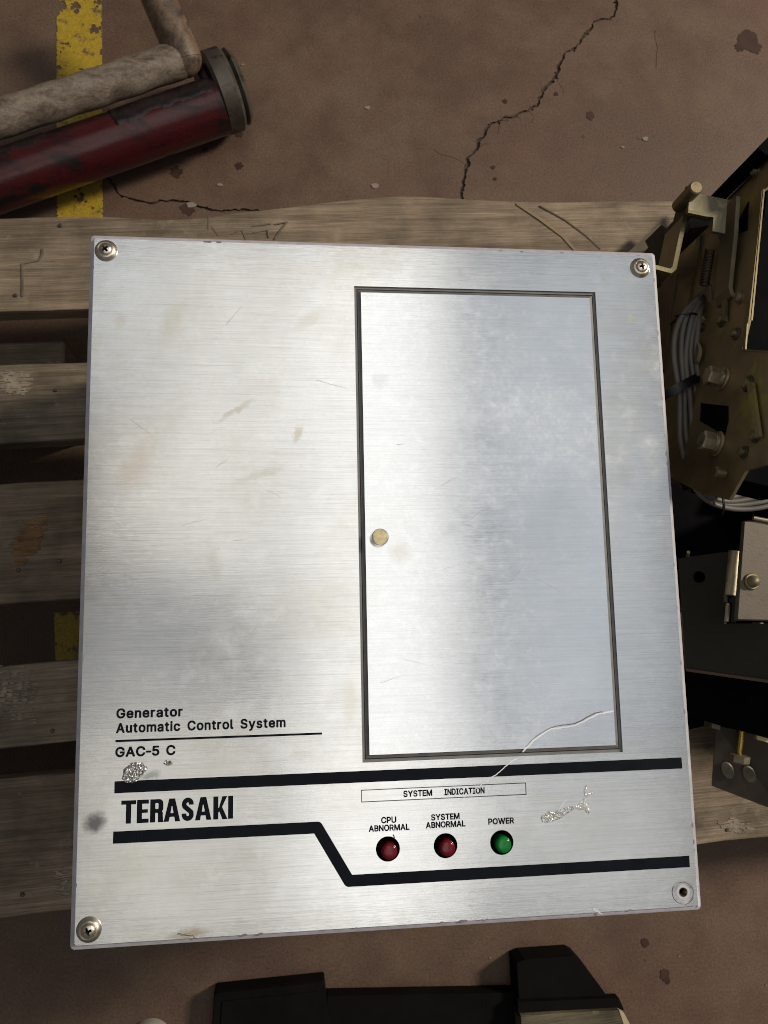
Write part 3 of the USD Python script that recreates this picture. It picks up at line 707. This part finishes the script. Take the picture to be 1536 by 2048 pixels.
def wall(pxpts, thick, off=0.0):
    """Flat piece lying in the side plate's plane."""
    Q = np.array([on_wall(x, y, off) for x, y in pxpts]); uv = np.c_[(Q - e0) @ ud, Q[:, 2]]
    m = trimesh.creation.extrude_polygon(Polygon(uv), thick, engine="earcut")
    v = m.vertices; m.vertices = e0 + nd * (off - thick) + np.outer(v[:, 0], ud) + np.outer(v[:, 2], nd) + np.outer(v[:, 1] - e0[2], [0, 0, 1]); m.fix_normals()
    return m


P_("side_plate", wall([(1560, 290), (1527, 325), (1440, 412), (1330, 520), (1320, 720), (1330, 950), (1400, 985), (1458, 1000), (1492, 940), (1545, 925), (1545, 702), (1484, 698), (1497, 640), (1506, 560), (1516, 470), (1524, 378), (1540, 362)], .002), OLIVE)
P_("edge_strip", wall([(1525, 378), (1527, 378), (1502.5, 640), (1500.5, 640)], .0011, .0004), ZINC)
P_("edge_strip", wall([(1492, 598), (1498, 598), (1490, 698), (1485, 698)], .0011, .0004), ZINC)
P_("slot_shade", wall([(1478, 440), (1496, 403), (1493, 460), (1478, 465)], .0008, .0008), BLACK)  # black sheets on the plate paint the shade of its cutouts
P_("slot_shade", wall([(1402, 806), (1455, 812), (1455, 842), (1448, 870), (1400, 842)], .0008, .0008), BLACK)
P_("back_plate", strip([(1560, 270), (1527, 305)], .34, .010, .19), BAKELITE)
P_("base_plate", slab([(1255, 505), (1320, 448), (1337, 465), (1365, 432), (1390, 400), (1440, 560), (1420, 760), (1320, 760), (1325, 560)], .165, .003), plain("base_brown", (.075, .055, .034), .5, .3, .01, 300, .2))
P_("rivet", cyl(at(1320, 495, .165), at(1320, 495, .165) + [0, 0, .003], .0022, 16, .0006), ZINC)
# bent bracket at the top
P_("bracket", strip([(1300, 531), (1342, 542), (1349, 536), (1371, 432), (1384, 428)], .300, .0032, .030), ZINC)
P_("bracket_tab", slab([(1380, 384), (1455, 399), (1450, 467), (1425, 462), (1427, 434), (1414, 433), (1376, 425)], .314, .003), ZINC_PALE)
P_("tab_lip", slab([(1376, 424.5), (1414, 432.5), (1413, 443), (1375, 432)], [.3139, .3139, .305, .305], .002), ZINC)
P_("bracket_shade", slab([(1372, 372), (1352, 420), (1340, 465), (1322, 450), (1290, 482), (1312, 528), (1346, 532), (1368, 432), (1380, 388)], [.285, .265, .25, .24, .235, .24, .255, .28, .29], .002), plain("shade_brown", (.05, .035, .022), .55, .3, .01, 300, .2))  # added sheet, its dark colour stands in for shade below the pin
P_("spring_post", cyl(at(1388, 452, .282), at(1383, 468, .262), .0036, 20, .001), STEEL)
P_("pin", cyl(at(1393, 374, .325) - [0, 0, .028], at(1393, 374, .325), .0050, 28, .0009), ZINC)
P_("flange", strip([(1477, 393), (1472, 470), (1461, 575), (1465, 589), (1481, 594)], .316, .0030, .020), ZINC_PALE)
P_("flange_plate", slab([(1477, 398), (1492, 440), (1496, 500), (1484, 592), (1466, 586), (1465, 560)], .300, .002), plain("grey_plate", (.14, .145, .135), .4, .5))
P_("flange_plate", slab([(1455, 400), (1474, 396), (1468, 468), (1450, 468)], .302, .002), ZINC)
P_("guide_rail", strip([(1398, 466), (1388, 560), (1377, 620)], .245, .0032, .06), ZINC)
P_("guide_rail", strip([(1352, 548), (1340, 640), (1328, 740)], .215, .0034, .05), plain("rail_brown", (.20, .15, .10), .5, .5))
P_("cover_plate", slab([(1400, 490), (1462, 496), (1455, 700), (1385, 690)], .222, .003), OLIVE)
# hex bolts standing out of the side plate, each on its washers
for px, py in ((1447, 758), (1437, 888)):
    c = on_wall(px, py)
    b = P_("bolt", hexa(c + nd * .0045, c + nd * .0125, .0068), BOLT)
    part(brk, "washer", cyl(c, c + nd * .0016, .0085, 32, .0004), BOLT, smooth=30)
    part(brk, "spring_washer", cyl(c + nd * .0017, c + nd * .0043, .0062, 28, .0005), BOLT, smooth=30)
for px, py in ((1514, 343), (1482, 596)):
    c = on_wall(px, py); P_("small_screw", cyl(c, c + nd * .004, .0034, 20, .001), ZINC_PALE, smooth=30); P_("small_washer", cyl(c, c + nd * .0012, .0046, 20), ZINC)
c = on_wall(1452, 948); P_("small_screw", cyl(c, c + nd * .008, .0035, 20, .001), ZINC, smooth=30)
# serrated edging round the cable openings
for pts in ([(1392, 596), (1418, 574), (1421, 600)], [(1390, 656), (1404, 638)], [(1385, 682), (1395, 690), (1398, 705), (1394, 722)]):
    Q = spline([on_wall(x, y, .004) for x, y in pts], 26) if len(pts) > 2 and pts[0][0] == 1385 else np.vstack([np.linspace(on_wall(*pts[i], .004), on_wall(*pts[i + 1], .004), 13) for i in range(len(pts) - 1)])
    ms = [trimesh.creation.box([.0012, .0030, .0042], trimesh.transformations.translation_matrix(q) @ trimesh.transformations.rotation_matrix(rng.normal(0, .08) + .6, [0, 0, 1])) for q in Q]
    P_("edging", trimesh.util.concatenate(ms), GAUZE)
def spring(a, b, r, w, turns, mat_, name="spring"):
    a, b = np.array(a), np.array(b); d = (b - a) / np.linalg.norm(b - a); u = np.cross(d, [0, 0, 1.0]); u /= np.linalg.norm(u); v = np.cross(d, u); t = np.linspace(0, 1, turns * 14)
    P_(name, tube(a + np.outer(t, b - a) + r * (np.outer(np.cos(t * turns * 6.2832), u) + np.outer(np.sin(t * turns * 6.2832), v)), w, 6), mat_, smooth=True)


spring(on_wall(1420, 500, .008), on_wall(1408, 572, .008), .0032, .0006, 13, STEEL)
for px, py, r in ((1452, 470, .0040), (1446, 640, .0036), (1474, 668, .0028), (1498, 768, .0036), (1514, 872, .0030), (1490, 905, .0028), (1350, 600, .0026), (1405, 655, .0022)):
    c = on_wall(px, py); P_("pivot", cyl(c - nd * .001, c + nd * .0045, r, 24, .0007), ZINC, smooth=30)
    part(brk, "retaining_ring", cyl(c, c + nd * .0016, r * 1.5, 24, .0003), STEEL, smooth=30)
P_("link_bar", wall([(1448, 462), (1457, 466), (1450, 642), (1442, 640)], .002, .0032), ZINC)
P_("link_bar", wall([(1492, 762), (1504, 764), (1519, 872), (1508, 876)], .002, .0032), OLIVE)
P_("plate_edge", wall([(1484, 698), (1545, 702), (1545, 706), (1484, 702)], .0011, .0006), ZINC)
# cables
base = [(1424, 596), (1402, 602), (1378, 622), (1362, 655), (1356, 700), (1358, 740), (1364, 790), (1366, 840), (1370, 890), (1382, 935), (1392, 968), (1410, 993), (1440, 1006), (1480, 1008), (1545, 998)]
zz = np.array([.258, .265, .272, .276, .276, .276, .276, .276, .274, .27, .266, .262, .26, .26, .262])
offs = [(-7, 2, -6, 10), (5, 0, -3, 0), (16, 2, -1, -8), (26, -1, -4, -17), (35, 1, -9, -25), (10, -6, -12, 6)]
for i, (ox, oz, oy, oe) in enumerate(offs):
    pts = []
    for k, ((x, y), z) in enumerate(zip(base, zz)):
        s = min(1, k / 3); t = max(0, (k - 10) / 3); t = min(t, 1)
        jx = 3.0 * math.sin(1.3 * k + 2 * i)
        pts.append(at(x + ox * s * (1 - t) + jx * .5, y + (6 * i - 14) * (1 - s) * .8 + (oe * 1.0 + 2 * math.sin(k + i)) * t, z + oz * .0006))
    P_("cable", tube(spline(pts, 90), .0019, 12), CABLE, smooth=True)
def band(px0, py0, px1, py1, z, w, h, m=PLASTIC, name="cable_clamp"):
    a, b = at(px0, py0, z), at(px1, py1, z); d = (b - a) / np.linalg.norm(b - a); pr = [(a - d * .001), (a + (b - a) * .3 + [0, 0, h]), (a + (b - a) * .7 + [0, 0, h]), b]
    ln = spline(pr, 24); nn = np.cross(d, [0, 0, 1]); v, f = [], []
    for p in ln: v += [p - nn * w / 2, p + nn * w / 2, p + nn * w / 2 - [0, 0, .0014], p - nn * w / 2 - [0, 0, .0014]]
    for i in range(len(ln) - 1):
        for j in range(4):
            q, r = i * 4 + j, i * 4 + (j + 1) % 4; f += [(q, r, r + 4), (q, r + 4, q + 4)]
    f += [(0, 1, 2), (0, 2, 3), (len(v) - 4, len(v) - 2, len(v) - 3), (len(v) - 4, len(v) - 1, len(v) - 2)]
    mm_ = trimesh.Trimesh(np.array(v), f, process=False); mm_.fix_normals(); P_(name, mm_, m, smooth=40)
band(1326, 792, 1402, 752, .278, .0065, .006)
band(1366, 968, 1440, 944, .268, .010, .006)
band(1354, 632, 1396, 630, .274, .0012, .004, name="cable_tie")
band(1440, 980, 1444, 1032, .264, .0014, .004, name="cable_tie")
c = at(1437, 985, .27); P_("tie_head", trimesh.creation.box([.0022, .0034, .003], trimesh.transformations.translation_matrix(c)), PLASTIC)
P_("screw_end", cyl(at(1399, 748, .28), at(1390, 752, .28), .0018, 14, .0004), ZINC)
# the breaker's moulded body: stands on the pallet and carries the side plate, the lower plates and the terminal
def prism(pxpts, zref, z0, z1):
    return extr(Polygon([tuple(at(x, y, zref)[:2]) for x, y in pxpts]), z0, z1)


P_("body", prism([(1378, 930), (1660, 800), (1660, 1440), (1402, 1424)], ZT, ZT, .2035), BAKELITE)
P_("upper_body", prism([(1462, 1020), (1700, 1000), (1700, 1352), (1478, 1318)], .2, .2, .268), BAKELITE)
P_("rear_body", prism([(1446, 620), (1640, 590), (1640, 860), (1462, 900)], .2, ZT, .25), BAKELITE)
P_("bracket_foot", prism([(1352, 436), (1384, 430), (1400, 470), (1362, 476)], .27, .2, .285), OLIVE_DARK)
hp = [on_wall(*q, -.0035) for q in ((1505, 430), (1420, 470), (1345, 545), (1335, 930), (1400, 972), (1465, 955), (1490, 700))]
P_("mechanism_housing", wall([(1505, 430), (1420, 470), (1345, 545), (1335, 930), (1400, 972), (1465, 955), (1490, 700)], .045, -.0022), BAKELITE)
zlow = min(q[2] for q in hp)
for u in (.30, .62, .95):
    c = hp[2] + (hp[3] - hp[2]) * u - nd * .024; c2 = c - ud * .016
    P_("support_leg", extr(LineString([tuple(c[:2]), tuple(c2[:2])]).buffer(.011, cap_style="flat"), ZT, max(c[2], zlow) + .03), OLIVE_DARK)
# black moulded casing and lower plates
P_("casing", slab([(1330, 960), (1380, 985), (1450, 1000), (1492, 940), (1560, 925), (1560, 1130), (1330, 1130)], .205, .05), BAKELITE)
P_("inner_casing", slab([(1497, 648), (1560, 600), (1560, 700), (1494, 696)], .318, .10), BAKELITE)
P_("inner_casing", slab([(1534, 380), (1580, 380), (1580, 640), (1512, 640), (1520, 520)], .25, .08), BAKELITE)
P_("inner_plate", slab([(1520, 470), (1560, 455), (1560, 575), (1506, 610)], .262, .003), plain("inner_grey", (.045, .045, .042), .5, .2))
P_("casing", slab([(1494, 940), (1560, 925), (1560, 1010), (1468, 1000)], .225, .03), plain("casing_grey", (.012, .012, .013), .6, specular_ior_level=.2))
q0, q1, q2 = at(1356, 1117, .268), at(1462, 1104, .303), at(1372, 1341, .264)
ln_ = np.cross(q1 - q0, q2 - q0)


def zl(px, py):
    """Height at which the sight line of a pixel meets the lower plate's plane."""
    d = at(px, py, 0) - CAM; return float((CAM + d * (((q0 - CAM) @ ln_) / (d @ ln_)))[2])


lpx = [(1356, 1117), (1440, 1105), (1462, 1104), (1456, 1190), (1448, 1248), (1560, 1248), (1560, 1368), (1372, 1341)]
lp = slab(lpx, [zl(*q) for q in lpx], .003)
ho = at(1398, 1154, zl(1398, 1154))
hn = V(cyl(ho - (CAM - ho) * .1, ho + (CAM - ho) * .1, .0041, 24))
lpm = man(lp) - man(hn)
P_("lower_plate", lpm, OLIVE_DARK)
P_("lower_highlight", slab([(1372, 1337), (1560, 1363), (1560, 1369), (1372, 1342.5)], [zl(1372, 1337) + .0012, zl(1560, 1363) + .0012, zl(1560, 1369) + .0012, zl(1372, 1342) + .0012], .003), plain("edge_highlight", (.16, .12, .09), .45, .4))  # lighter strip, a painted highlight along the lower plate's front edge
a, b = at(1470, 1103, .309), at(1462, 1191, .309)
P_("rolled_edge", tube(np.linspace(a, b, 8), .0042, 20), BOLT, smooth=40)
a, b = at(1457, 1207, .303), at(1454, 1243, .303)
P_("rolled_edge", tube(np.linspace(a, b, 6), .0018, 16), BOLT, smooth=40)
P_("rolled_edge", cyl(at(1453, 1190, .303), at(1453, 1204, .303), .0018, 16), ZINC_PALE)
P_("recess_shade", slab([(1459, 1191), (1474, 1192), (1472, 1246), (1462, 1244), (1464, 1206), (1458, 1204)], .3062, .0035), BLACK)  # black slab in place of the shade inside the hollow
P_("cover_box", frustum(Polygon([tuple(at(*q, .346)[:2]) for q in [(1490, 1044), (1570, 1040), (1570, 1240), (1476, 1238)]]), .346, Polygon([tuple(at(*q, .345)[:2]) for q in [(1488, 1042), (1572, 1036), (1572, 1243), (1473, 1241)]]), .3445) + man(slab([(1488, 1042), (1572, 1036), (1572, 1243), (1473, 1241)], .3444, .003)), TAUPE)
P_("cover_hinge", cyl(at(1506, 1036, .347), at(1570, 1048, .347), .0014, 14), ZINC_PALE)
c = at(1503, 1163, .346)
P_("cover_screw_washer", cyl(c, c + [0, 0, .0015], .0052, 28, .0005), ZINC, smooth=30)
P_("cover_screw", revolve([(0, .006), (.0018, .0058), (.0034, .0042), (.0038, .0022), (.0038, .0014), (0, .0014)][::-1], 24).apply_translation(c), ZINC_PALE, smooth=40)
c = at(1524, 1250, .31); P_("peg", cyl(c - [0, 0, .01], c, .0019, 14, .0004), ZINC_PALE)
c = at(1375, 1112, .24); P_("peg", cyl(c, at(1377, 1104, .246), .0012, 10), ZINC_PALE)
P_("lower_casing", slab([(1366, 1345), (1570, 1371), (1570, 1486), (1376, 1433)], [.215, .27, .25, .205], .035), BAKELITE)
P_("lower_casing", slab([(1366, 1430), (1408, 1438), (1408, 1452), (1368, 1462)], .19, .03), BAKELITE)
P_("terminal_plate", slab([(1432, 1452), (1570, 1476), (1570, 1628), (1424, 1572)], [.195, .215, .19, .178], .004), BRONZE)
t0, t1, t2 = at(1432, 1452, .195), at(1570, 1476, .215), at(1424, 1572, .178)
tn = np.cross(t1 - t0, t2 - t0); tn /= np.linalg.norm(tn); tn = tn if tn[2] > 0 else -tn
for px, py in ((1455, 1540), (1498, 1548)):
    d = at(px, py, 0) - CAM; c = CAM + d * (((t0 - CAM) @ tn) / (d @ tn))
    e = V(m3.Manifold.hull_points(np.array([(.0046 * k * math.cos(a), .0075 * k * math.sin(a), z) for k, z in ((1, 0), (1, .0005), (.86, .0011)) for a in np.linspace(0, 6.2832, 33)[:-1]])))
    e.apply_transform(trimesh.geometry.align_vectors([0, 0, 1], tn)); e.apply_translation(c + tn * .0002); P_("contact_rivet", e, SILVER, smooth=25)
th = []
a, b = at(1484, 1460, .205), at(1478, 1512, .203)
d = (b - a) / np.linalg.norm(b - a); Ln = np.linalg.norm(b - a); n = int(Ln / .0004)
P_("threaded_rod", tube(np.linspace(a, b, n * 2), [.0026 if i % 4 < 2 else .0021 for i in range(n * 2)], 18), plain("brass_thread", (.60, .48, .16), .3, 1.0))
nb = at(1480, 1513, .206)
P_("nut", hexa(nb - d * .001, nb + d * .0050, .0074), ZINC_PALE)
P_("brass_tab", slab([(1424, 1447), (1441, 1451), (1440, 1460), (1424, 1456)], .205, .003), ZINC_PALE)
P_("brass_tab", slab([(1514, 1469), (1560, 1480), (1560, 1492), (1514, 1479)], .232, .003), plain("brass_bright", (.62, .55, .28), .35, .9))
P_("clip_tab", slab([(1517, 879), (1530, 879), (1528, 908), (1516, 906)], .30, .003), ZINC)

# ------------------------------------------------------------------ red tube, roller and rusty pipe at the far left
trolley = thing("hand_trolley", "oily red steel tube with a rusty white pipe and a thick steel end disc", "trolley", tuple(at(200, 250, 0)[:2]) + (0,))
zc = .045
pa, pb = at(-160, 418, zc + .01), at(440, 212, zc + .01)
ax = (pb - pa) / np.linalg.norm(pb - pa)
part(trolley, "red_tube", cyl(pa, pb, .0275, 48), RED_TUBE, smooth=30)
pc = at(426, 190, zc)
part(trolley, "end_disc", cyl(pc, pc + ax * .021, .0405, 56, .003), STEEL, smooth=30)
part(trolley, "end_disc", cyl(pc + ax * .021, pc + ax * .030, .037, 56, .004), STEEL, smooth=30)
part(trolley, "weld_collar", cyl(pc - ax * .010, pc, .030, 40, .003), plain("weld_dark", (.035, .025, .025), .35, .3), smooth=30)
pp = spline([at(-170, 305, .078), at(0, 238, .08), at(150, 190, .081), at(300, 140, .081), at(368, 117, .081)], 60)
wav = .0172 + .0004 * np.sin(np.arange(60) * .7)
part(trolley, "rusty_pipe", tube(pp, wav, 28), RUST_PIPE, smooth=True)
pe = np.array([at(*q) for q in ((369, 120, .081), (366, 110, .083), (318, 0, .098), (282, -90, .112))]); pe = np.vstack([np.linspace(pe[k], pe[k + 1], 14) for k in range(3)])[::1]; pe = pe[np.r_[True, np.linalg.norm(np.diff(pe, axis=0), axis=1) > 1e-9]]
part(trolley, "bent_pipe", tube(pe, np.linspace(.0172, .0165, len(pe)), 28), RUST_PIPE2, smooth=True)
jn = trimesh.creation.icosphere(3, .0176); jn.apply_translation(at(367, 117, .0812)); part(trolley, "weld_joint", jn, RUST_PIPE2, smooth=True)
# grease caked on the upper side of the red tube
up_ = np.array([0, 0, 1.0]) - ax * ax[2]; up_ /= np.linalg.norm(up_); sd_ = np.cross(up_, ax); sd_ = sd_ if sd_[1] > 0 else -sd_


def grease(px0, px1, t0, t1, seed):
    s0, s1 = (at(px0[0], px0[1], .07) - pa) @ ax, (at(px1[0], px1[1], .07) - pa) @ ax; n, k = 70, 14; g = np.random.default_rng(seed); v, f = [], []
    for i in range(n):
        ss = s0 + (s1 - s0) * i / (n - 1); lo = t0 + 26 * (meshkit.fbm(np.array([[ss * 55, seed, 0]]), 4, seed)[0] - .5) + (18 if i < 2 else 0)
        for q in range(k):
            th_ = math.radians(lo + (t1 - lo) * q / (k - 1)); rr = .0275 + (.0006 if 0 < q < k - 1 and 0 < i < n - 1 else -.0004) + .0004 * g.random()
            v.append(pa + ax * (ss + (.0016 * (meshkit.fbm(np.array([[q * .9, seed, 3]]), 3, seed)[0] - .5) * 4 if i == 0 else 0)) + rr * (math.cos(th_) * up_ + math.sin(th_) * sd_))
    for i in range(n - 1):
        for q in range(k - 1):
            a, b = i * k + q, i * k + q + 1; f += [(a, b, b + k), (a, b + k, a + k)]
    m_ = trimesh.Trimesh(np.array(v), f, process=False)
    if (m_.face_normals[len(f) // 2] @ (m_.triangles_center[len(f) // 2] - pa - ax * ((m_.triangles_center[len(f) // 2] - pa) @ ax))) < 0: m_.invert()
    return m_


GREASE = patchy("black_grease", (.026, .017, .018), (.009, .008, .009), 70, .40, .62, .30)
part(trolley, "grease_patch", grease((232, 262), (432, 200), -6, 88, 3), GREASE, smooth=True, label="black grease caked on the tube near the end disc")
part(trolley, "grease_patch", grease((-60, 340), (104, 300), 14, 80, 5), GREASE, smooth=True, label="black grease on the tube near the left edge")

# ------------------------------------------------------------------ dark blocks on the floor in front
wb_ = thing("dark_support", "black block support with pale sawn wood on the floor below the panel", "support", tuple(at(1140, 1990, 0)[:2]) + (0,))
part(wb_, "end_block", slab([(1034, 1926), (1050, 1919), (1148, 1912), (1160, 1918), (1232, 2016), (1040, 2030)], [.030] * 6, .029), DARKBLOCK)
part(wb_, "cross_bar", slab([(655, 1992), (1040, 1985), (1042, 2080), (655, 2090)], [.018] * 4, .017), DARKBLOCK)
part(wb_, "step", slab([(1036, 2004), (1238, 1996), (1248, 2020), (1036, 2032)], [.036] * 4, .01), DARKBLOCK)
part(wb_, "wood_piece", slab([(1042, 2031), (1236, 2020), (1262, 2090), (1046, 2100)], [.041] * 4, .03), wood("sawn_pine", (.10, .085, .055), (.20, .17, .115), (.30, .26, .18), 9))
part(wb_, "wood_piece", slab([(1238, 2020), (1248, 2026), (1282, 2090), (1262, 2092)], [.041] * 4, .03), plain("end_grain", (.52, .43, .26), .6, 0, .02, 300, .15), label="pale yellow sawn end of the wooden piece")
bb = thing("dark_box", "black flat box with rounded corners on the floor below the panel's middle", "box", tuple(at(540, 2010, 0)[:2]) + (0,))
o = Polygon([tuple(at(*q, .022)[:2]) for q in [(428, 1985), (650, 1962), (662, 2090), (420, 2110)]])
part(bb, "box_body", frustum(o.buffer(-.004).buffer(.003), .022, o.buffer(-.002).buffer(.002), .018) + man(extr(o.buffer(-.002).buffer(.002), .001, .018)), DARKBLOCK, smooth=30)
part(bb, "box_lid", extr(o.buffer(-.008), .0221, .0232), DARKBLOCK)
cp = at(296, 2096, .012)
cap = thing("round_cap", "pale grey round cap at the bottom left edge below the panel", "cap", (cp[0], cp[1], 0))
part(cap, "cap_top", revolve([(0, 0), (.020, 0), (.020, .008), (.018, .0115), (0, .012)], 40).apply_translation([cp[0], cp[1], 0]), CAPWHITE, smooth=40)
